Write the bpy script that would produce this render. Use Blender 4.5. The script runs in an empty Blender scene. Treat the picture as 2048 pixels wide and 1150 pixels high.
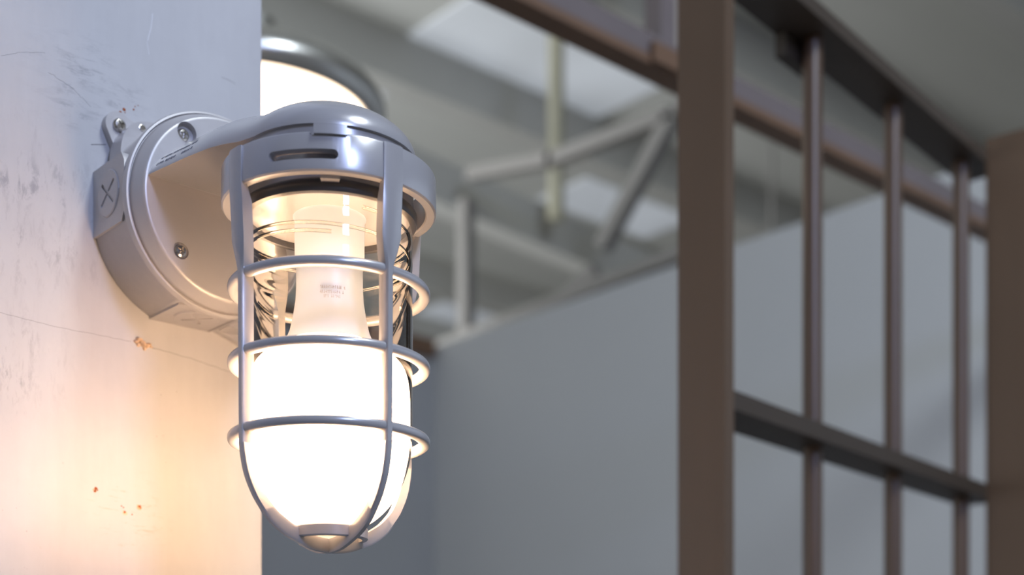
import bpy, bmesh, math, random
from mathutils import Vector, Matrix
random.seed(7)
S = bpy.context.scene
COL = S.collection
PI = math.pi

# ------------------------------------------------------------------ camera
FPX = 2650.0; HOR = 1450.0; TH = math.radians(41.708)
CZ = 1.60                                     # eye height above the floor
RIGHT = Vector((math.cos(TH), -math.sin(TH), 0)); FWD = Vector((math.sin(TH), math.cos(TH), 0)); UP = Vector((0, 0, 1))
CAM = Vector((-0.43704, -0.65105, CZ))
def ray(px, py): return RIGHT*((px-1024)/FPX) + FWD + UP*((HOR-py)/FPX)
def at(px, py, Z): return CAM + ray(px, py)*Z                      # point at depth Z
def onY(px, py, Y): r = ray(px, py); return CAM + r*((Y-CAM.y)/r.y)
def onX(px, py, X): r = ray(px, py); return CAM + r*((X-CAM.x)/r.x)
cd = bpy.data.cameras.new('camera'); cam = bpy.data.objects.new('camera', cd); COL.objects.link(cam)
cam.location = CAM; cam.rotation_euler = (PI/2, 0, -TH)
cd.sensor_width = 36; cd.lens = FPX/2048*36; cd.shift_y = (HOR-575)/2048; cd.clip_start = .01; cd.clip_end = 100
cd.dof.use_dof = True; cd.dof.focus_distance = 0.785; cd.dof.aperture_fstop = cd.lens/10.5
S.camera = cam
S.view_settings.view_transform = 'Standard'; S.view_settings.look = 'None'; S.view_settings.gamma = 1
S.view_settings.exposure = 0; S.view_settings.use_curve_mapping = False

# ------------------------------------------------------------------ materials
def mat(name, col=(.5,.5,.5), rough=.5, metal=0, spec=.5, coat=0, coat_r=.1):
    m = bpy.data.materials.new(name); m.use_nodes = True
    b = m.node_tree.nodes['Principled BSDF']
    b.inputs['Base Color'].default_value = (*col, 1); b.inputs['Roughness'].default_value = rough
    b.inputs['Metallic'].default_value = metal; b.inputs['Specular IOR Level'].default_value = spec
    b.inputs['Coat Weight'].default_value = coat; b.inputs['Coat Roughness'].default_value = coat_r
    return m
def N(m, t, **k):
    n = m.node_tree.nodes.new(t)
    for a, v in k.items(): setattr(n, a, v)
    return n
def L(m, a, b): m.node_tree.links.new(a, b)
def bsdf(m): return m.node_tree.nodes['Principled BSDF']
def noise(m, scale, detail=4, rough=.5, vec=None, dist=0):
    n = N(m, 'ShaderNodeTexNoise'); n.inputs['Scale'].default_value = scale; n.inputs['Detail'].default_value = detail
    n.inputs['Roughness'].default_value = rough; n.inputs['Distortion'].default_value = dist
    if vec: L(m, vec, n.inputs['Vector'])
    return n.outputs['Fac']
def ramp(m, fac, stops):
    r = N(m, 'ShaderNodeValToRGB'); e = r.color_ramp.elements
    while len(e) < len(stops): e.new(.5)
    for i, (p, c) in enumerate(stops): e[i].position = p; e[i].color = (c, c, c, 1) if isinstance(c, (int, float)) else (*c, 1)
    L(m, fac, r.inputs['Fac']); return r.outputs['Color']
def mixc(m, fac, a, b, mode='MIX'):
    x = N(m, 'ShaderNodeMix', data_type='RGBA', blend_type=mode)
    for s, v in ((0, fac), (6, a), (7, b)):
        if isinstance(v, (int, float)): x.inputs[s].default_value = v
        elif isinstance(v, tuple): x.inputs[s].default_value = (*v, 1)
        else: L(m, v, x.inputs[s])
    return x.outputs[2]
def bump(m, h, strength=.2, dist=.001):
    b = N(m, 'ShaderNodeBump'); b.inputs['Strength'].default_value = strength; b.inputs['Distance'].default_value = dist
    L(m, h, b.inputs['Height']); L(m, b.outputs['Normal'], bsdf(m).inputs['Normal'])
def objvec(m, sc=(1,1,1), rot=(0,0,0), loc=(0,0,0)):
    t = N(m, 'ShaderNodeTexCoord'); mp = N(m, 'ShaderNodeMapping')
    mp.inputs['Scale'].default_value = sc; mp.inputs['Rotation'].default_value = rot; mp.inputs['Location'].default_value = loc
    L(m, t.outputs['Object'], mp.inputs['Vector']); return mp.outputs['Vector']
def math_(m, op, a, b=None):
    n = N(m, 'ShaderNodeMath', operation=op)
    for i, v in enumerate((a, b)):
        if v is None: continue
        if isinstance(v, (int, float)): n.inputs[i].default_value = v
        else: L(m, v, n.inputs[i])
    return n.outputs[0]

M = {}
m = M['paint'] = mat('grey_enamel', (.43,.425,.44), .24, .30, .5)
v = objvec(m)
L(m, ramp(m, noise(m, 300, 2, .5, v), [(.2,.23),(.8,.27)]), bsdf(m).inputs['Roughness'])
m = M['cast'] = mat('grey_cast_metal', (.49,.475,.48), .38, .35, .5)
v = objvec(m); bump(m, noise(m, 900, 3, .5, v), .05, .0003)
L(m, ramp(m, noise(m, 200, 3, .5, v), [(.3,.38),(.7,.45)]), bsdf(m).inputs['Roughness'])
m = M['steel'] = mat('zinc_screw', (.62,.60,.58), .22, 1.0)
v = objvec(m); bump(m, noise(m, 500, 3, .5, v), .15, .0004)
m = M['gasket'] = mat('dark_gasket', (.05,.05,.055), .35, 0, .5)
bump(m, noise(m, 400, 2), .05, .0003)
m = M['ink'] = mat('dark_print', (.10,.10,.12), .6)
ramp(m, noise(m, 50), [(0,.5),(1,.6)])
M['ink3'] = mat('faint_grey_print', (.17,.17,.20), .6); ramp(M['ink3'], noise(M['ink3'], 50), [(0,.5),(1,.6)])
m = M['ink2'] = mat('grey_print', (.30,.28,.30), .6)
ramp(m, noise(m, 50), [(0,.5),(1,.6)])
m = M['neck'] = mat('bulb_plastic', (.60,.68,.78), .35)
bump(m, noise(m, 300, 2), .03, .0003)
def emis(name, col, st, rough=.4):
    m = mat(name, (.8,.8,.8), rough); b = bsdf(m)
    b.inputs['Emission Color'].default_value = (*col, 1); b.inputs['Emission Strength'].default_value = st
    return m
m = M['bulb'] = emis('lit_bulb', (1, .635, .37), 12)
sx = N(m, 'ShaderNodeSeparateXYZ'); tc = N(m, 'ShaderNodeTexCoord'); L(m, tc.outputs['Generated'], sx.inputs[0])
L(m, math_(m, 'MULTIPLY', ramp(m, sx.outputs[2], [(.0,.12),(.12,.5),(.25,1),(.80,1),(.97,.60)]), 23.0), bsdf(m).inputs['Emission Strength'])
m = M['pend'] = emis('lit_diffuser', (1, .74, .52), 5.0)
m = M['sky'] = emis('skylight_sheet', (.80,.88,1), .42); bsdf(m).inputs['Base Color'].default_value = (.55,.57,.58,1)
v = objvec(m); L(m, ramp(m, noise(m, 1.2, 2, .5, v), [(.3,.12),(.75,.30)]), bsdf(m).inputs['Emission Strength'])
# clear glass of the jar: see-through with a Fresnel gloss, slight unevenness
m = M['glass'] = mat('jar_glass'); nt = m.node_tree; nt.nodes.remove(bsdf(m))
out = nt.nodes['Material Output']
tr = N(m, 'ShaderNodeBsdfTransparent'); tr.inputs['Color'].default_value = (.955,.945,.925,1)
gl = N(m, 'ShaderNodeBsdfGlossy'); gl.inputs['Roughness'].default_value = .03; gl.inputs['Color'].default_value = (1,1,1,1)
fr = N(m, 'ShaderNodeFresnel'); fr.inputs['IOR'].default_value = 1.42
v = objvec(m, (1,1,1)); bp = N(m, 'ShaderNodeBump'); bp.inputs['Strength'].default_value = .025; bp.inputs['Distance'].default_value = .0008
bp.inputs['Strength'].default_value = 0; L(m, noise(m, 38, 2, .5, v), bp.inputs['Height'])
mx = N(m, 'ShaderNodeMixShader'); L(m, fr.outputs[0], mx.inputs[0]); L(m, tr.outputs[0], mx.inputs[1]); L(m, gl.outputs[0], mx.inputs[2])
L(m, mx.outputs[0], out.inputs['Surface'])
# painted partition wall with brush marks, scuffs, hairlines
m = M['wall'] = mat('painted_wall', (.6,.6,.6), .42, 0, .45)
v = objvec(m)
base = ramp(m, noise(m, 9, 6, .6, v), [(.3,(.47,.465,.475)),(.7,(.535,.53,.535))])
brush = noise(m, 130, 5, .6, objvec(m, (1,1,.18)))
c = mixc(m, .05, base, ramp(m, brush, [(.3,.30),(.7,.75)]), 'OVERLAY')
def near(px, py, r0, r1):
    p = onY(px, py, .18); d = N(m, 'ShaderNodeVectorMath', operation='DISTANCE'); L(m, v, d.inputs[0]); d.inputs[1].default_value = tuple(p)
    return ramp(m, d.outputs['Value'], [(r0,1),(r1,0)])
sc1 = noise(m, 95, 12, .78, objvec(m, (.55,1,2.2), (0, math.radians(-40), 0)), .4)
sc2 = noise(m, 80, 12, .78, objvec(m, (2.0,1,.6), (0, math.radians(-50), 0), (.3,.1,.7)), .5)
f1 = math_(m, 'MULTIPLY', ramp(m, sc1, [(.50,0),(.60,1)]), math_(m, 'MAXIMUM', near(160,170,.008,.045), near(235,215,.005,.03)))
f2 = math_(m, 'MULTIPLY', ramp(m, sc2, [(.51,0),(.60,1)]), math_(m, 'MAXIMUM', near(60,420,.02,.07), near(20,720,.01,.05)))
f3 = math_(m, 'MULTIPLY', ramp(m, sc1, [(.55,0),(.62,1)]), near(260,1030,.01,.035))
patch = ramp(m, noise(m, 45, 3, .6, v), [(.38,.25),(.62,1)])
c = mixc(m, math_(m, 'MULTIPLY', math_(m, 'MULTIPLY', math_(m, 'MAXIMUM', f1, f2), patch), .55), c, (.20,.195,.22))
c = mixc(m, math_(m, 'MULTIPLY', f3, .5), c, (.42,.27,.16))
sp = N(m, 'ShaderNodeTexVoronoi'); sp.inputs['Scale'].default_value = 150; L(m, v, sp.inputs['Vector'])
spm = math_(m, 'MULTIPLY', ramp(m, sp.outputs['Distance'], [(.03,1),(.1,0)]), ramp(m, noise(m, 14, 2, .5, v), [(.58,0),(.66,1)]))
c = mixc(m, math_(m, 'MULTIPLY', spm, .6), c, (.24,.22,.24))
L(m, c, bsdf(m).inputs['Base Color'])
bump(m, math_(m, 'ADD', brush, math_(m, 'MULTIPLY', noise(m, 14, 3, .5, v), 1.5)), .12, .0006)
def plain(name, c1, c2, sc, rough=.8, b=.1, bd=.002, vs=(1,1,1)):
    m = mat(name, c1, rough); v = objvec(m, vs); n = noise(m, sc, 5, .6, v)
    L(m, mixc(m, n, c1, c2), bsdf(m).inputs['Base Color']); bump(m, n, b, bd); return m
M['back'] = plain('blue_grey_wall', (.38,.395,.41), (.42,.43,.44), 1.5)
M['back2'] = plain('grey_wall', (.28,.29,.31), (.32,.33,.34), 1.5)
M['ceil'] = plain('insulated_roof', (.46,.47,.44), (.60,.61,.58), 1.1, .8, .2, .02, (.4,2.2,1))
M['roofsteel'] = plain('painted_roof_steel', (.17,.165,.15), (.21,.20,.19), 3, .6)
M['purlin'] = plain('pale_roof_steel', (.42,.425,.40), (.50,.50,.47), 3, .6)
M['pipe'] = plain('ochre_pipe', (.30,.29,.21), (.36,.35,.27), 3, .6)
M['floor'] = plain('concrete_floor', (.20,.19,.18), (.30,.29,.28), 3, .7)
M['brown'] = plain('brown_timber', (.062,.036,.020), (.098,.060,.035), 14, .55, .25, .002, (1,1,.12))
M['bar'] = plain('brown_bar_metal', (.056,.034,.022), (.090,.056,.038), 20, .38, .2, .001, (1,1,.2))
M['darkwood'] = plain('dark_stained_timber', (.026,.018,.012), (.044,.030,.020), 14, .6, .25, .002, (.12,1,1))
M['rail'] = plain('mauve_beam', (.105,.088,.090), (.145,.12,.122), 6, .6)
M['rail2'] = plain('rust_beam', (.10,.055,.032), (.15,.085,.05), 6, .6)
M['rust'] = plain('rust_spot', (.25,.06,.02), (.42,.12,.03), 200, .9)
M['chip'] = plain('broken_filler', (.75,.66,.52), (.60,.30,.12), 180, .9, .6, .002)
M['dark'] = mat('dark_wall_line', (.12,.11,.12), .9); ramp(M['dark'], noise(M['dark'], 50), [(0,.5),(1,.6)])  # dark tone of the paint cracks and scuff marks
M['pale'] = mat('white_scratch', (.85,.86,.9), .6); ramp(M['pale'], noise(M['pale'], 50), [(0,.5),(1,.6)])

# ------------------------------------------------------------------ mesh helpers
def obj(name, bm, m, parent=None, smooth=True, ang=35, kind=None):
    me = bpy.data.meshes.new(name)
    bmesh.ops.recalc_face_normals(bm, faces=bm.faces)
    bm.to_mesh(me); bm.free()
    if smooth:
        for p in me.polygons: p.use_smooth = True
        me.set_sharp_from_angle(angle=math.radians(ang))
    me.materials.append(m)
    o = bpy.data.objects.new(name, me); COL.objects.link(o)
    if parent: o.parent = parent; o.matrix_parent_inverse = parent.matrix_basis.inverted() if False else Matrix()
    if kind: o['kind'] = kind
    return o
def thing(name, label, cat, loc=(0,0,0), group=None):
    o = bpy.data.objects.new(name, None); COL.objects.link(o); o.location = loc; o.empty_display_size = .05
    o['label'] = label; o['category'] = cat
    if group: o['group'] = group
    return o
def tag(o, label, cat, group=None):
    o['label'] = label; o['category'] = cat
    if group: o['group'] = group
    return o
def box(bm, a, b, mtx=None):
    (x0,y0,z0), (x1,y1,z1) = a, b
    vs = [bm.verts.new((x,y,z)) for x in (x0,x1) for y in (y0,y1) for z in (z0,z1)]
    if mtx:
        for q in vs: q.co = mtx @ q.co
    for f in ((0,1,3,2),(4,6,7,5),(0,4,5,1),(2,3,7,6),(0,2,6,4),(1,5,7,3)): bm.faces.new([vs[i] for i in f])
    return bm
def bevel(bm, w, seg=2, ang=40):
    es = [e for e in bm.edges if len(e.link_faces) == 2 and e.calc_face_angle(0) > math.radians(ang)]
    bmesh.ops.bevel(bm, geom=es, offset=w, segments=seg, profile=.6, affect='EDGES', clamp_overlap=True)
    return bm
def lathe(bm, prof, n=96, closed=False, mtx=None):
    """revolve (r,z) about z; r=0 ends collapse"""
    rings = []
    for r, z in prof:
        if r < 1e-7: rings.append([bm.verts.new((0,0,z))])
        else: rings.append([bm.verts.new((r*math.cos(2*PI*i/n), r*math.sin(2*PI*i/n), z)) for i in range(n)])
    if mtx:
        for rg in rings:
            for q in rg: q.co = mtx @ q.co
    k = len(rings)
    for j in range(k if closed else k-1):
        A, B = rings[j], rings[(j+1) % k]
        if len(A) == 1 and len(B) == 1: continue
        for i in range(n):
            i2 = (i+1) % n
            if len(A) == 1: bm.faces.new((A[0], B[i], B[i2]))
            elif len(B) == 1: bm.faces.new((A[i], B[0], A[i2]))
            else: bm.faces.new((A[i], B[i], B[i2], A[i2]))
    return bm
def prism(bm, pts, d0, d1, mtx=None):
    """polygon (x,z) extruded along y from d0 to d1"""
    A = [bm.verts.new((x, d0, z)) for x, z in pts]; B = [bm.verts.new((x, d1, z)) for x, z in pts]
    if mtx:
        for q in A+B: q.co = mtx @ q.co
    bm.faces.new(A); bm.faces.new(B[::-1]); k = len(pts)
    for i in range(k): bm.faces.new((A[i], B[i], B[(i+1) % k], A[(i+1) % k]))
    return bm
def tube(bm, pts, r, n=8):
    pts = [Vector(p) for p in pts]; rings = []
    for i, p in enumerate(pts):
        t = (pts[min(i+1, len(pts)-1)] - pts[max(i-1, 0)]).normalized()
        a = t.cross(Vector((0,0,1)) if abs(t.z) < .9 else Vector((1,0,0))).normalized(); b = t.cross(a)
        rings.append([bm.verts.new(p + (a*math.cos(2*PI*k/n) + b*math.sin(2*PI*k/n))*r) for k in range(n)])
    for A, B in zip(rings, rings[1:]):
        for k in range(n): bm.faces.new((A[k], B[k], B[(k+1) % n], A[(k+1) % n]))
    bm.faces.new(rings[0]); bm.faces.new(rings[-1][::-1]); return bm
def carve(bm, cutters):
    """boolean difference of a bmesh with a list of cutter bmeshes"""
    def tmp(b):
        bmesh.ops.recalc_face_normals(b, faces=b.faces)
        me = bpy.data.meshes.new('tmp'); b.to_mesh(me); b.free(); o = bpy.data.objects.new('tmp', me); COL.objects.link(o); return o
    o = tmp(bm); cs = [tmp(c) for c in cutters]
    for c in cs:
        md = o.modifiers.new('b', 'BOOLEAN'); md.operation = 'DIFFERENCE'; md.solver = 'EXACT'; md.object = c
    dg = bpy.context.evaluated_depsgraph_get(); dg.update()
    me = bpy.data.meshes.new_from_object(o.evaluated_get(dg))
    r = bmesh.new(); r.from_mesh(me)
    for q in [o]+cs:
        d = q.data; bpy.data.objects.remove(q); bpy.data.meshes.remove(d)
    bpy.data.meshes.remove(me)
    return r
nb = bmesh.new
YROT = Matrix.Rotation(PI/2, 4, 'X')           # local z -> world -y
ZL = CZ                                       # lantern heights below are given above eye level

# ------------------------------------------------------------------ the partition wall the lantern hangs on
YW = .18; XE = .0622
bm = box(nb(), (-3.2, YW, 0), (XE, YW+.10, 5.2)); bevel(bm, .0012, 2)
wall = obj('wall_left', bm, M['wall'], kind='structure')
def wallpt(px, py, off=0): p = onY(px, py, YW); return (p.x, YW-off, p.z)
def wall_line(name, pix, r, m, jit=.0003, sub=12):
    P = [wallpt(*q) for q in pix]; out = []
    for a, b in zip(P, P[1:]):
        for i in range(sub):
            t = i/sub; out.append((a[0]+(b[0]-a[0])*t, YW, a[2]+(b[2]-a[2])*t+random.uniform(-jit, jit)))
    out.append(P[-1]); return obj(name, tube(nb(), out, r, 5), m, wall)
wall_line('paint_crack', [(-20,620),(120,655),(262,683)], .00009, M['dark'], .0003)
wall_line('paint_crack', [(300,694),(380,716),(470,748)], .00012, M['dark'], .0004)
wall_line('paint_scratch', [(305,28),(302,55),(295,82)], .00020, M['pale'], .0004, 7)
wall_line('paint_scratch', [(294,84),(298,110)], .00014, M['pale'], .0002, 4)
wall_line('scuff_mark', [(443,155),(458,160),(470,168)], .00010, M['dark'], .0002, 4)
wall_line('scuff_mark', [(2,112),(40,104),(90,106)], .00007, M['dark'], .0003, 10)
wall_line('scuff_mark', [(96,144),(140,172),(182,214)], .00008, M['dark'], .0006, 14)
wall_line('scuff_mark', [(182,289),(212,289)], .00022, M['dark'], .0001, 3)
def blob(name, spots, m, th=.0006):
    bm = nb()
    for px, py, rpx in spots:
        c = wallpt(px, py); r = rpx/3050
        prism(bm, [(c[0]+r*random.uniform(.6,1.2)*math.cos(a), c[2]+r*random.uniform(.6,1.2)*math.sin(a)) for a in [2*PI*i/11 for i in range(11)]], YW-th*random.uniform(.6,1), YW+.001)
    return obj(name, bm, m, wall, smooth=False)
blob('rust_spot', [(238,227,4.5),(243,231,4),(240,224,3),(232,229,2.5),(229,229,1.6),(242,235,2.2),(248,219,3.4),(250,225,1.2),(267,219,2),(270,213,1.5),(276,211,1.2)], M['rust'], .0003)
blob('rust_spot', [(192,977,3.6),(190,982,3),(195,980,1.6)], M['rust'], .0003)
blob('rust_spot', [(279,1013,3.2),(281,1016,2),(249,1024,3),(264,1029,1.6),(243,1012,1.6),(247,1015,1.4)], M['rust'], .0003)
blob('filler_patch', [(278,1015,6.5),(250,1026,6),(190,980,5)], M['chip'], .0001)
bm = nb()
for px, py, r, h in [(272,683,5,.002),(278,680,6,.0035),(284,688,7,.004),(292,692,6,.0035),(298,690,4,.003),(288,698,4,.002),(302,694,3,.001),(276,690,4,.002)]:
    c = wallpt(px, py)
    bmesh.ops.create_icosphere(bm, subdivisions=2, radius=1, matrix=Matrix.Translation((c[0], YW, c[2])) @ Matrix.Rotation(random.uniform(-.9,.9), 4, 'Y') @ Matrix.Diagonal((r/3050*1.15, h, r/3050*.75, 1)))
for q in bm.verts: q.co += Vector([random.uniform(-.0004,.0004) for _ in range(3)])
obj('broken_plug', bm, M['chip'], wall, smooth=False)

# ------------------------------------------------------------------ lantern
lan = thing('caged_wall_lantern', 'grey metal caged wall lantern with glowing bulb in a glass jar', 'wall lamp', (0, YW, ZL+.335))
INV = Matrix.Translation((0, -YW, -(ZL+.335)))
def part(name, bm, m, parent=lan, **k):
    """geometry is written around the lantern's vertical axis with z above eye level"""
    bm.transform(Matrix.Translation((0,0,ZL)))
    bm.transform(INV)
    return obj(name, bm, m, parent, **k)
CP = .3353                                   # height of the round box centre
BX = Matrix.Translation((0, 0, CP)) @ YROT    # lathe frame: z axis -> toward viewer (-y)
def yl(Y): return -Y                          # world Y -> lathe z under BX
# junction box: drum, flange, flat bosses with knockouts
bm = nb()
lathe(bm, [(0,yl(.1798)),(.0640,yl(.1798)),(.0645,yl(.1790)),(.0650,yl(.1350)),(.0660,yl(.1335)),(.0664,yl(.1322)),(.0664,yl(.1290)),(.0658,yl(.1280)),(.0646,yl(.1278)),(.0638,yl(.1290)),(0,yl(.1290))], 128, mtx=BX)
body = bm
def boss(ang, h0, h1, off, yb):
    """flat pad: local x = outward, local y = tangential, local z = toward viewer"""
    R = Matrix.Translation((0,0,CP)) @ YROT @ Matrix.Rotation(ang, 4, 'Z')
    b = nb(); ch = .006
    pts = [(h0, yl(.1798)), (h1, yl(.1798)), (h1, yl(yb)-.004), (h1-ch, yl(yb)), (h0+ch, yl(yb)), (h0, yl(yb)-.004)]
    A = [b.verts.new(R @ Vector((off, t, z))) for t, z in pts]; B = [b.verts.new(R @ Vector((.050, t, z))) for t, z in pts]
    b.faces.new(A); b.faces.new(B[::-1])
    for i in range(6): b.faces.new((A[i], B[i], B[(i+1)%6], A[(i+1)%6]))
    bevel(b, .0012, 3); return b, R
flats = []
for ang, h0, h1, off in ((PI, -.0270, .0165, .0642), (-PI/2, -.0247, .0185, .0612)):
    q = nb(); box(q, (off-.0015,h0-.0002,yl(.19)), (.09,h1+.0002,yl(.1352)), Matrix.Translation((0,0,CP)) @ YROT @ Matrix.Rotation(ang, 4, 'Z')); flats.append(q)
jb = part('junction_box', carve(body, flats), M['cast'])
def knock(R, off, t, z, r=.0150):
    F = R @ Matrix.Translation((off, t, z)) @ Matrix.Rotation(PI/2, 4, 'Y')
    b = nb(); lathe(b, [(0,-.002),(r,-.002),(r,.0004),(r-.0007,.0010),(0,.0010)], 48, mtx=F)
    cs = []
    for a in (.62, -.72):
        q = nb(); box(q, (-.0112,-.00115,-.0006), (.0112,.00115,.004), F @ Matrix.Rotation(a, 4, 'Z')); cs.append(q)
    return carve(b, cs), F
b, R = boss(PI, -.0270+.0, .0165, .0642, .1345)
bo = part('box_boss', b, M['cast'], jb); bo.parent = jb
kb, F = knock(R, .0642, -.006, yl(.1565)); k1 = part('knockout', kb, M['cast'], bo)
b, R = boss(-PI/2, -.0247, .0185, .0612, .1345)
bo2 = part('box_boss', b, M['cast'], jb)
kb, F = knock(R, .0612, -.002, yl(.1560)); part('knockout', kb, M['cast'], bo2)
# screws
def screw(c, nrm_mtx, r=.0042, h=.0022, parent=lan, rot=.4, m='steel'):
    F = Matrix.Translation(c) @ nrm_mtx @ Matrix.Rotation(rot, 4, 'Z')
    b = nb(); lathe(b, [(0,-.002),(r,-.002),(r,h*.25),(r*.93,h*.6),(r*.7,h*.92),(r*.4,h*1.02),(0,h*1.05)], 32, mtx=F)
    cs = []
    for a in (0, PI/2):
        q = nb(); box(q, (-r*.62,-r*.11,h*.25), (r*.62,r*.11,h*2), F @ Matrix.Rotation(a, 4, 'Z')); cs.append(q)
    return part('screw', carve(b, cs), M[m], parent, ang=25)
# mounting ears
def ear(tip, side):
    tx, tz = tip; d = math.atan2(tz, tx); rr = .0092
    pts = [(tx+rr*math.cos(d+a), tz+rr*math.sin(d+a)) for a in [(-1.45+2.9*i/14) for i in range(15)]]
    for a, rad in ((.24, .060), (-.42*side, .060)):
        pts.append((rad*math.cos(d+a), rad*math.sin(d+a)))
    b = nb(); prism(b, [(x, z+CP) for x, z in pts], YW-.0062, YW-.0002); bevel(b, .0011, 3)
    e = part('mounting_ear', b, M['cast'], jb)
    # raised web behind the ear with a small ground screw
    b = nb(); W = []
    for i in range(13):
        a = d - .30 + .62*i/12; W.append((math.cos(a)*(.0655+.0080*math.sin(PI*i/12)), math.sin(a)*(.0655+.0080*math.sin(PI*i/12))))
    W += [(.055*math.cos(d+.32), .055*math.sin(d+.32)), (.055*math.cos(d-.30), .055*math.sin(d-.30))]
    prism(b, [(x, z+CP) for x, z in W], .158, YW-.005); bevel(b, .001, 2)
    part('ear_web', b, M['cast'], e)
    screw((tx, YW-.0062, tz+CP), YROT, .0046, .0028, e, .5)
    a = d-.06; screw((.0688*math.cos(a), .158, .0688*math.sin(a)+CP), YROT, .0024, .0003, e, .2)
ear((-.0492,.0600), 1); ear((.0485,-.0600), 1)
# cover plate
bm = nb()
lathe(bm, [(0,yl(.1290)),(.0630,yl(.1290)),(.0634,yl(.1284)),(.0633,yl(.1262)),(.0624,yl(.1235)),(.0600,yl(.1188)),(.0593,yl(.1175)),(.0583,yl(.1169)),(.0570,yl(.1168)),(0,yl(.1168))], 128, mtx=BX)
cs = []
SC = [(-.0300,.0422,1), (-.0343,-.0342,0), (.0335,.0400,0), (.0335,-.0345,0)]
for x, z, deep in SC:
    q = nb(); d = .0042 if deep else .0016; r = .0068 if deep else .0056
    lathe(q, [(0,-d),(r*.93,-d),(r,.002),(0,.002)], 40, mtx=Matrix.Translation((x,.1168,z+CP)) @ YROT); cs.append(q)
cov = part('cover_plate', carve(bm, cs), M['cast'])
for x, z, deep in SC:
    screw((x-(.0012 if deep else 0), .1168+(.0040 if deep else .0014), z+CP-(.001 if deep else 0)), YROT, .0042, .0026, cov, .3+x*20)
# hood: dome over the jar running back into the box as a tapering arm
RH = .0508
def lerp(a, b, t): return a+(b-a)*t
def interp(x, T):
    if x <= T[0][0]: return T[0][1]
    for (a, va), (b, vb) in zip(T, T[1:]):
        if x <= b:
            t = (x-a)/(b-a); t = t*t*(3-2*t) if False else t
            return lerp(va, vb, t)
    return T[-1][1]
WT = [(0,RH),(.03,.0522),(.07,.0546),(.1175,.0567)]
ZB = [(0,.3300),(.015,.3318),(.03,.3352),(.045,.3378),(.07,.3400),(.1175,.3433)]
ZT = [(0,.3572),(.012,.3586),(.024,.3620),(.036,.3664),(.05,.3706),(.07,.3743),(.1175,.3775)]
def earm(Y): t = min(1, max(0, Y/.085)); return 1.0+.55*t*t*(3-2*t)
bm = nb(); rows = []; NP = 48
stations = [-RH*math.cos(a) for a in [PI/2*i/18 for i in range(1, 19)]] + [i*.1175/28 for i in range(1, 29)]
pole = bm.verts.new((0,-RH,.3300))
for Y in stations:
    if Y <= 1e-9: c = math.sqrt(max(0,1-(Y/RH)**2)); w = RH*c; zb = .3300; h = .0272*c
    else: w = interp(Y, WT); zb = interp(Y, ZB); h = interp(Y, ZT)-zb
    row = []
    for i in range(NP+1):
        a = PI*i/NP; ca, sa = math.cos(a), math.sin(a); e = 1.0; es = earm(Y)
        row.append(bm.verts.new((-w*ca, Y, zb+h*abs(sa)**es)))
    rows.append(row)
for i in range(NP): bm.faces.new((pole, rows[0][i], rows[0][i+1]))
for A, B in zip(rows, rows[1:]):
    for i in range(NP): bm.faces.new((A[i], B[i], B[i+1], A[i+1]))
    bm.faces.new((A[0], A[NP], B[NP], B[0]))
bm.faces.new((pole, rows[0][NP], rows[0][0])); bm.faces.new(rows[-1])
hood = part('hood', bm, M['paint'], ang=50)
# cast lettering on the sloping shoulder of the arm
def arm_pt(Y, a, lift=0):
    w = interp(Y, WT); zb = interp(Y, ZB); h = interp(Y, ZT)-zb
    f = lambda q: Vector((-w*math.cos(q), Y, zb+h*math.sin(q)**earm(Y)))
    t = (f(a+.01)-f(a-.01)).normalized(); n = Vector((-t.z, 0, t.x)); return f(a) + n*lift, n
bm = nb()
for a, y0_, y1_ in [(.50,.1120,.0700), (.33,.1105,.0900), (.33,.0815,.0700)]:
    Y = y0_
    while Y > y1_:
        p, n = arm_pt(Y, a, .0001); t = Vector((n.z, 0, -n.x)).normalized(); wv = random.uniform(.0005,.0008)
        for k in range(random.choice((2,3))):
            if random.random() < .55:
                u0 = random.uniform(-wv, wv); c0, c1 = p+t*-.0011+Vector((0,u0,0)), p+t*.0011+Vector((0,u0+random.uniform(-.0004,.0004),0))
            else:
                u0 = random.uniform(-.0011,.0011); c0, c1 = p+t*u0+Vector((0,-wv,0)), p+t*u0+Vector((0,wv,0))
            tube(bm, [c0, c1], .00016, 4)
        Y -= random.uniform(.0019,.0023)*(1.6 if random.random() < .12 else 1)
part('raised_lettering', bm, M['ink3'], hood, smooth=False)
# lamp body under the hood and gasket
bm = nb(); lathe(bm, [(0,.3310),(.0488,.3310),(.0488,.3190),(.0488,.3170),(.0492,.3005),(.0478,.2990),(.0478,.2965),(0,.2965)], 96)
bodyp = part('lamp_body', bm, M['paint'])
bm = nb(); lathe(bm, [(.0470,.2995),(.0506,.2995),(.0512,.2985),(.0512,.2945),(.0506,.2930),(.0470,.2930)], 96, closed=True)
part('gasket', bm, M['gasket'], bodyp)
def arcbox(bm, r0, r1, a0, a1, z0, z1, n=10):
    P = []
    for i in range(n+1):
        a = a0+(a1-a0)*i/n; c, s = math.cos(a), math.sin(a)
        P.append([bm.verts.new((r*c, r*s, z)) for r, z in ((r0,z0),(r1,z0),(r1,z1),(r0,z1))])
    for A, B in zip(P, P[1:]):
        for k in range(4): bm.faces.new((A[k], B[k], B[(k+1)%4], A[(k+1)%4]))
    bm.faces.new(P[0]); bm.faces.new(P[-1][::-1]); return bm
AV = math.atan2(CAM.y, CAM.x)                # bearing from lamp axis to the viewer
# tabs of the body that hook over the guard collar
bm = nb(); arcbox(bm, .048, .0640, AV-.135, AV+.145, .3186, .3240); bevel(bm, .0006, 2); part('locking_tab', bm, M['paint'], bodyp)
bm = nb(); arcbox(bm, .048, .0560, AV-.09, AV+.10, .2976, .3000); bevel(bm, .0005, 2); part('locking_tab', bm, M['paint'], bodyp)
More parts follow.
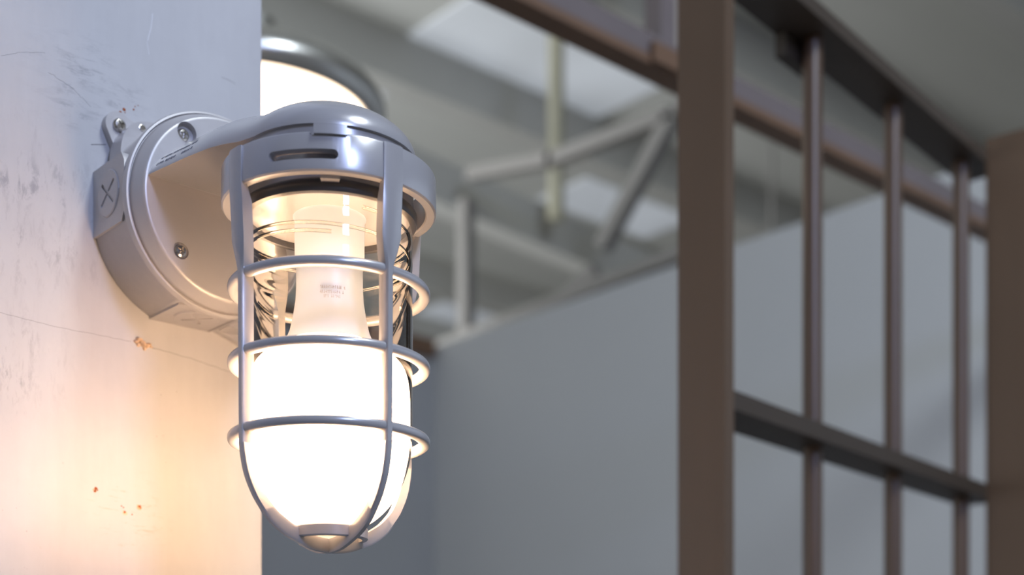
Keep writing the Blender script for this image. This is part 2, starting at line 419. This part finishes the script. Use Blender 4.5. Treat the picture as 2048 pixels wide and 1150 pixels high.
# guard collar with slot
bm = nb(); lathe(bm, [(.0568,.2992),(.0612,.2992),(.0622,.3001),(.0624,.3015),(.0622,.3190),(.0618,.3200),(.0608,.3206),(.0568,.3206),(.0560,.3196),(.0560,.3002)], 144, closed=True)
cs = []
q = nb(); R_ = []
a0, a1 = AV-.56, AV+.075; zc = .3083; hh = .0027; K = 20; rw = hh/.062
pts = [(a1-rw+rw*math.cos(t), zc+hh*math.sin(t)) for t in [(-PI/2+PI*i/8) for i in range(9)]] + [(lerp(a1-rw, a0+rw, i/K), zc+hh) for i in range(1, K)] + [(a0+rw+rw*math.cos(t), zc+hh*math.sin(t)) for t in [(PI/2+PI*i/8) for i in range(9)]] + [(lerp(a0+rw, a1-rw, i/K), zc-hh) for i in range(1, K)]
A = [q.verts.new((.05*math.cos(a), .05*math.sin(a), z)) for a, z in pts]; B = [q.verts.new((.07*math.cos(a), .07*math.sin(a), z)) for a, z in pts]
for i in range(len(pts)): q.faces.new((A[i], B[i], B[(i+1)%len(pts)], A[(i+1)%len(pts)]))
fa = q.faces.new(A); fb = q.faces.new(B[::-1]); bmesh.ops.triangulate(q, faces=[fa, fb])
cs.append(q)
q = nb(); arcbox(q, .050, .070, AV-.17, AV+.155, .3185, .3300); cs.append(q)
guard = part('guard_collar', carve(bm, cs), M['paint'], ang=30)
# ribs
RP = [(.0600,.2500),(.0595,.1670),(.0594,.1560),(.0570,.1425),(.0532,.1329),(.0487,.1253),(.0406,.1155),(.0321,.1095),(.0258,.1066),(.0126,.1020),(.0,.1006)]
def cr(P, n=5):
    out = []
    for i in range(len(P)-1):
        p0, p1, p2, p3 = P[max(i-1,0)], P[i], P[i+1], P[min(i+2,len(P)-1)]
        for k in range(n):
            t = k/n; out.append(tuple(.5*((2*b)+(-a+c)*t+(2*a-5*b+4*c-d)*t*t+(-a+3*b-3*c+d)*t**3) for a, b, c, d in zip(p0,p1,p2,p3)))
    out.append(P[-1]); return out
def rib(ang):
    path = [(.0632,.3200),(.0634,.3180),(.0634,.3010),(.0632,.2900),(.0622,.2700),(.0612,.2620),(.0603,.2550)] + cr(RP)
    bm = nb(); rings = []
    for i, (r, z) in enumerate(path):
        a, b = path[max(i-1,0)], path[min(i+1,len(path)-1)]
        t = Vector((b[0]-a[0], b[1]-a[1])); t.normalize(); n = Vector((-t.y, t.x))      # inward normal candidates
        if n.x > 0 or (abs(n.x) < .01 and n.y < 0): n = -n
        if z < .12: n = Vector((-t.y, t.x)); n = n if n.y > 0 else -n
        hw = interp(-z, [(-.3200,.0064),(-.2700,.0064),(-.2640,.0055),(-.2560,.0030),(-.2500,.0025),(-.14,.0024),(-.1,.0021)])
        dp = interp(-z, [(-.3200,.0040),(-.2985,.0045),(-.2980,.0078),(-.2500,.0078),(-.165,.0075),(-.125,.0062),(-.112,.0078),(-.1,.0080)])
        prof = [(0,-1,.16),(0,-.62,0),(0,.62,0),(0,1,.16),(1,1,0),(1,-1,0)]
        ring = []
        for (q0, s, f) in prof:
            off = n*(dp*(q0 if q0 else f)); rr = r+off.x; zz = z+off.y
            ring.append(bm.verts.new((rr, s*hw*(1 if not q0 else .92), zz)))
        rings.append(ring)
    for A, B in zip(rings, rings[1:]):
        for k in range(6): bm.faces.new((A[k], B[k], B[(k+1)%6], A[(k+1)%6]))
    bm.faces.new(rings[0]); bm.faces.new(rings[-1][::-1])
    bm.transform(Matrix.Rotation(ang, 4, 'Z'))
    return part('guard_rib', bm, M['paint'], guard, ang=40)
for k in range(4): rib(-PI/2+k*PI/2+.0)
def ring(R, z, a, b, name='guard_ring', n=160):
    bm = nb(); P = []
    for i in range(16):
        t = 2*PI*i/16; ct, st = math.cos(t), math.sin(t); e = .8
        P.append((R+a*math.copysign(abs(ct)**e, ct), z+b*math.copysign(abs(st)**e, st)))
    lathe(bm, P, n, closed=True)
    # small fillets where ribs meet
    return part(name, bm, M['paint'], guard)
ring(.0556,.2527,.0033,.0030); ring(.0556,.2094,.0033,.0030); ring(.0556,.1660,.0033,.0030)
bm = nb(); lathe(bm, [(.0190,.1084),(.0218,.1084),(.0224,.1090),(.0224,.1146),(.0218,.1152),(.0190,.1152)], 64, closed=True)
part('guard_ring', bm, M['paint'], guard)
for k in range(4):
    for z in (.2527,.2094,.1660):
        pass
# glass jar
GR = .0484
prof = [(GR,.2955),(GR,.170)] + [(GR*math.cos(t)**.92, .170-.058*math.sin(t)**1.0) for t in [PI/2*i/16 for i in range(1, 16)]] + [(0,.112)]
bm = nb(); up = []
zz = .2955
for i in range(40):
    z = .2955-.0011*i; up.append((GR + .00012*math.sin(i*.62)*(1 if .262 < z < .286 else 0), z))
outer = up + [(GR, z) for z in (.248,.245,.242,.235,.22,.20,.185,.178,.174,.172)] + prof[1:]
lathe(bm, outer, 128)
part('glass_jar', bm, M['glass'], bodyp, ang=80)
# threads pressed into the jar neck
bm = nb()
for s in (0,1):
    pts = []
    for i in range(90):
        a = AV + PI*s + .4 + 2*PI*i/90*.95; pts.append(((GR-.0016)*math.cos(a), (GR-.0016)*math.sin(a), .288-.016*i/90-s*.004))
    tube(bm, pts, .0010, 8)
part('jar_thread', bm, M['glass'], bodyp, ang=80)
# bulb
bm = nb(); lathe(bm, [(0,.2966),(.0215,.2966),(.0205,.2950),(.0202,.2700),(.0196,.2690),(0,.2690)], 64)
sock = part('lamp_socket', bm, M['neck'], bodyp)
bm = nb(); lathe(bm, [(0,.2700),(.0188,.2700),(.0194,.2690),(.0194,.2560),(.0198,.2480),(.0212,.2390),(.0232,.2300),(.0262,.2225)], 96)
bulb = part('light_bulb', bm, M['neck'], ang=60)
gp = cr([(.0262,.2225),(.0300,.2185),(.0385,.2145),(.0440,.2080),(.0465,.1980),(.0470,.1850),(.0468,.1700),(.0445,.1500),(.0392,.1350),(.0300,.1272),(.0160,.1226),(0,.1210)], 3)
bm = nb(); lathe(bm, [(max(r,0),z) for r,z in gp], 96)
part('bulb_globe', bm, M['bulb'], bulb, ang=80)
bm = nb()
for row, (z, n) in enumerate([(.2505,15),(.2475,13),(.2448,9)]):
    rr = .0203+.0006*row
    for i in range(n):
        if random.random() < .1: continue
        a = AV + .0 + (i-(n-1)/2)*.052 + .06
        for k in range(2):
            da = random.uniform(-.018,.018); 
            c0 = (rr*math.cos(a+da), rr*math.sin(a+da), z-.0009); c1 = (rr*math.cos(a+da*.3), rr*math.sin(a+da*.3), z+.0009)
            if k and random.random() < .7: c0 = (rr*math.cos(a-.018), rr*math.sin(a-.018), z+random.uniform(-.0008,.0008)); c1 = (rr*math.cos(a+.018), rr*math.sin(a+.018), c0[2])
            tube(bm, [c0, c1], .00013, 4)
part('bulb_print', bm, M['ink2'], bulb, smooth=False)

# ------------------------------------------------------------------ iron frame to the right
TF = math.radians(49.7)
FD = RIGHT*math.cos(TF) + FWD*math.sin(TF); FM = RIGHT*math.sin(TF) - FWD*math.cos(TF)     # along / toward viewer
P0 = at(1450, HOR, 1.30); P0.z = 0
FRM = Matrix(((FD.x, -FM.x, 0, P0.x), (FD.y, -FM.y, 0, P0.y), (0,0,1,0), (0,0,0,1)))         # local x along, y away, z up
FI = FRM.inverted()
def uz(px, py, dep=0.0):
    c = FI @ CAM; r = (FI.to_3x3() @ ray(px, py)); t = (dep-c.y)/r.y; p = c+r*t; return p.x, p.z
DEP = .055
fr = thing('barred_frame', 'dark brown barred frame with upright bars and two rails, at right in the blur', 'frame', FRM.translation)
fr.rotation_euler = (0,0,math.atan2(FD.y, FD.x))
def fpart(name, bm, m='brown', parent=fr, **k): return obj(name, bm, M[m], parent, **k)
ztop = uz(1800, (1800-1627)*.845, 0)[1]
zt2 = ztop-.013
ub = uz(1975, 900, DEP)[0]
zl = uz(1600, 829, 0)[1]
bm = box(nb(), (0,0,0), (.017,DEP,ztop+.30)); bevel(bm, .0015); fpart('post', bm)
uB = uz(1973, 900, 0)[0]; bm = box(nb(), (uB,-.14,0), (uB+.09,.001,uz(2010,277,-.02)[1])); bevel(bm, .0015); fpart('post', bm)
bm = box(nb(), (.017,.0,zt2-.004), (uB+.05,DEP,ztop)); bevel(bm, .0015); fpart('top_rail', bm, 'darkwood')
bm = box(nb(), (.017,.0,zl-.019), (uB+.05,DEP,zl)); bevel(bm, .0012); fpart('middle_rail', bm, 'darkwood')
bm = box(nb(), (.017,.0,.10), (uB+.05,DEP,.12)); bevel(bm, .0012); fpart('bottom_rail', bm, 'darkwood')
for px in (1625, 1786, 1922):
    u = uz(px, 600, DEP/2)[0]
    bm = nb(); lathe(bm, [(0,.12),(.0112,.12),(.0112,zt2-.004),(0,zt2-.004)], 24, mtx=Matrix.Translation((u,DEP/2,0))); fpart('bar', bm, 'bar')
u0 = uz(1550, 100, DEP)[0]; u1 = uz(1612, 100, DEP)[0]
bm = box(nb(), (u0,DEP*.75,zt2-.03), (u1,DEP,zt2-.004)); bevel(bm, .001); fpart('bracket', bm, 'darkwood')

# ------------------------------------------------------------------ far beam crossing behind the frame
XB_ = at(870, 695, 5.0).x - .002
pb = at(1500, 215, 2.2); YB = pb.y; zb = pb.z
xa = -3.0; xb = XB_
root = thing('wooden_beam', 'long mauve-brown beam with rusty lower edge crossing behind the barred frame', 'beam', (xa, YB, zb))
bm = box(nb(), (0,0,.004), (xb-xa,.035,.040)); bevel(bm, .001); obj('beam_body', bm, M['rail'], root)
bm = box(nb(), (-.0,-.003,-.010), (xb-xa,.040,.004)); bevel(bm, .001); obj('lower_flange', bm, M['rail2'], root)
q = onY(1297, 90, YB); q2 = onY(1350, 90, YB)
bm = box(nb(), (q.x-xa,-.012,-.008), (q2.x-xa,-.003,.022)); bevel(bm, .001); obj('bracket', bm, M['rail2'], root)
q = onY(1322, 40, YB); q2 = onY(1352, 40, YB)
bm = box(nb(), (q.x,YB+.0,zb+.040), (q2.x,YB+.035,zb+.60)); bevel(bm, .001)
tag(obj('upright_stud', bm, M['rail']), 'short grey-violet upright standing on the far beam, left of the thick brown post', 'stud')

# ------------------------------------------------------------------ hall: far walls, floor, roof
pc = at(870, 695, 5.0); XB = pc.x; YC = pc.y; ZTOP = pc.z
bm = box(nb(), (XB, YC-9.5, 0), (XB+.15, YC+.15, ZTOP)); obj('wall_back', bm, M['back'], smooth=False, kind='structure')
bm = box(nb(), (XB-6, YC, 0), (XB-.001, YC+.15, ZTOP)); obj('wall_far', bm, M['back2'], smooth=False, kind='structure')
bm = box(nb(), (XB-6, YC-.03, ZTOP-.045), (XB-.02, YC+.12, ZTOP+.02)); obj('trim_1', bm, M['rail2'], smooth=False, kind='structure')
ZC = 4.6
bm = box(nb(), (-4.5,-4.5,-.1), (XB+9,YC+8,0)); obj('floor', bm, M['floor'], smooth=False, kind='structure')
bm = box(nb(), (-4.5,-4.5,ZC+.35), (XB+9,YC+8,ZC+.45)); obj('ceiling', bm, M['ceil'], smooth=False, kind='structure')
# purlins run with the partition
for i in range(9):
    y = -1.2+i*1.15
    bm = box(nb(), (-4.4, y-.07, ZC+.10), (XB+8.9, y+.07, ZC+.352)); bevel(bm, .01, 1)
    tag(obj('roof_purlin', bm, M['purlin'], smooth=False), 'pale straight steel purlin running under the hall roof', 'roof beam', 'purlins under the roof')
bm = nb()
n = 0
for (px, py, w, l) in [(1090,120,.55,1.3),(1235,420,.45,1.0),(1060,650,.8,1.8),(620,160,.3,.8)]:
    r = ray(px, py); t = (ZC+.34-CAM.z)/r.z; p = CAM+r*t; n += 1
    b = box(nb(), (p.x-l/2, p.y-w/2, ZC+.34), (p.x+l/2, p.y+w/2, ZC+.349)); obj('window_%d' % n, b, M['sky'], smooth=False, kind='structure')
# truss standing over the far wall
XT = XB+.30
def beam(a, b, w, d=.05):
    A, B = onX(a[0], a[1], XT), onX(b[0], b[1], XT); v = B-A; ln = v.length; an = math.atan2(v.z, v.y)
    return box(nb(), (-d/2, 0, -w/2), (d/2, ln, w/2), Matrix.Translation(A) @ Matrix.Rotation(an, 4, 'X'))
o = onX(932, 700, XT)
tr_ = thing('roof_truss', 'grey steel roof truss with upright and slanting braces above the far wall', 'truss', (XT, o.y, o.z))
def tpart(name, bms):
    b = bms; b.transform(Matrix.Translation((-XT, -o.y, -o.z))); return obj(name, b, M['roofsteel'], tr_, smooth=False)
tpart('bottom_chord', beam((860,706),(1420,490),.045,.08))
tpart('upright', beam((932,400),(932,672),.055))
tpart('brace', beam((940,350),(1110,318),.05)); tpart('brace', beam((1100,322),(1345,228),.05))
tpart('brace', beam((1345,235),(1205,495),.055)); tpart('brace', beam((1130,605),(1195,545),.07))
q_ = onX(1368, 300, XT); tpart('upright', box(nb(), (XT-.025,q_.y-.025,onX(1368,228,XT).z), (XT+.025,q_.y+.025,ZC+.352)))
tpart('top_chord', beam((820,360),(1420,600),.10)) if False else None
bm = nb(); b2 = at(1112, 440, 5.6); a = Vector((b2.x, b2.y, ZC+.352)); tube(bm, [a, b2], .035, 12)
pz = bm; tag(obj('hanging_pipe', pz, M['pipe']), 'pale ochre upright pipe hanging from the roof in the background', 'pipe')
# near broad beam from the box side down to the far wall
A, B = at(820, 350, 5.4), at(1420, 610, 6.6)
d_ = (B-A).normalized(); A = A-d_*1.2; B = B+d_*.6
v = (B-A); ln = v.length; q = v.to_track_quat('X', 'Z').to_matrix().to_4x4()
raf = thing('roof_rafter', 'broad pale rafter sloping down from beside the lantern toward the far wall', 'roof beam', A)
bm = box(nb(), (0,-.06,-.09), (ln,.06,.09), q); bevel(bm, .01, 1); obj('rafter_beam', bm, M['purlin'], raf, smooth=False)
for t in (.05, .97):
    p = v*t; obj('hanger_rod', tube(nb(), [(p.x,p.y,p.z), (p.x,p.y,ZC+.352-A.z)], .012, 8), M['roofsteel'], raf)

# ------------------------------------------------------------------ glowing pendant behind the partition edge
pd = at(497, 238, 2.2)
pen = thing('pendant_lamp', 'round glowing pendant lamp with metal rim, half hidden behind the painted wall', 'pendant lamp', pd)
bm = nb(); lathe(bm, [(0,-.020),(.08,-.017),(.15,-.009),(.188,-.004),(.1965,-.001),(.196,.012),(0,.012)], 96); obj('diffuser', bm, M['pend'], pen)
m = M['chrome'] = mat('brushed_rim', (.62,.62,.60), .30, 1.0); bump(m, noise(m, 60, 2), .05, .001)
bm = nb(); lathe(bm, [(.1965,-.001),(.201,-.004),(.207,-.006),(.214,-.005),(.221,-.001),(.226,.006),(.228,.016),(.226,.026),(.220,.036),(.206,.052),(.17,.072),(.10,.10),(.05,.13),(.045,.16),(0,.16)], 96); obj('lamp_shade', bm, M['chrome'], pen)
bm = nb(); tube(bm, [(0,0,.15),(0,0,ZC+.35-pd.z)], .012, 12); obj('stem', bm, M['gasket'], pen)

# ------------------------------------------------------------------ light
def area(name, loc, target, w, h, power, col):
    ld = bpy.data.lights.new(name, 'AREA'); ld.shape = 'RECTANGLE'; ld.size = w; ld.size_y = h; ld.energy = power; ld.color = col
    o = bpy.data.objects.new(name, ld); COL.objects.link(o); o.location = loc
    o.rotation_euler = (Vector(target)-Vector(loc)).to_track_quat('-Z', 'Y').to_euler(); return o
LP = Vector((0,0,ZL+.3))
def around(deg, dist, dz): a = AV+math.radians(deg); return (dist*math.cos(a), dist*math.sin(a), ZL+.3+dz)
area('hall_light_key', around(22, 2.9, 1.35), LP, .42, .72, 50, (.48,.59,1))
area('added_fill_side', (-2.6, 4.8, 2.0), (XB-1, YC-1.5, 4.4), 4.0, 2.2, 620, (.95,.97,1))  # unseen fill lamp, added to brighten the roof and the back wall
area('hall_light_far', (XB-2.2, YC-5.0, 4.2), (XB, YC-4.8, 2.4), 1.0, 1.0, 120, (.85,.93,1))
w = bpy.data.worlds.new('World'); S.world = w; w.use_nodes = True
bg = w.node_tree.nodes['Background']; bg.inputs[0].default_value = (1,.97,.93,1); bg.inputs[1].default_value = .17
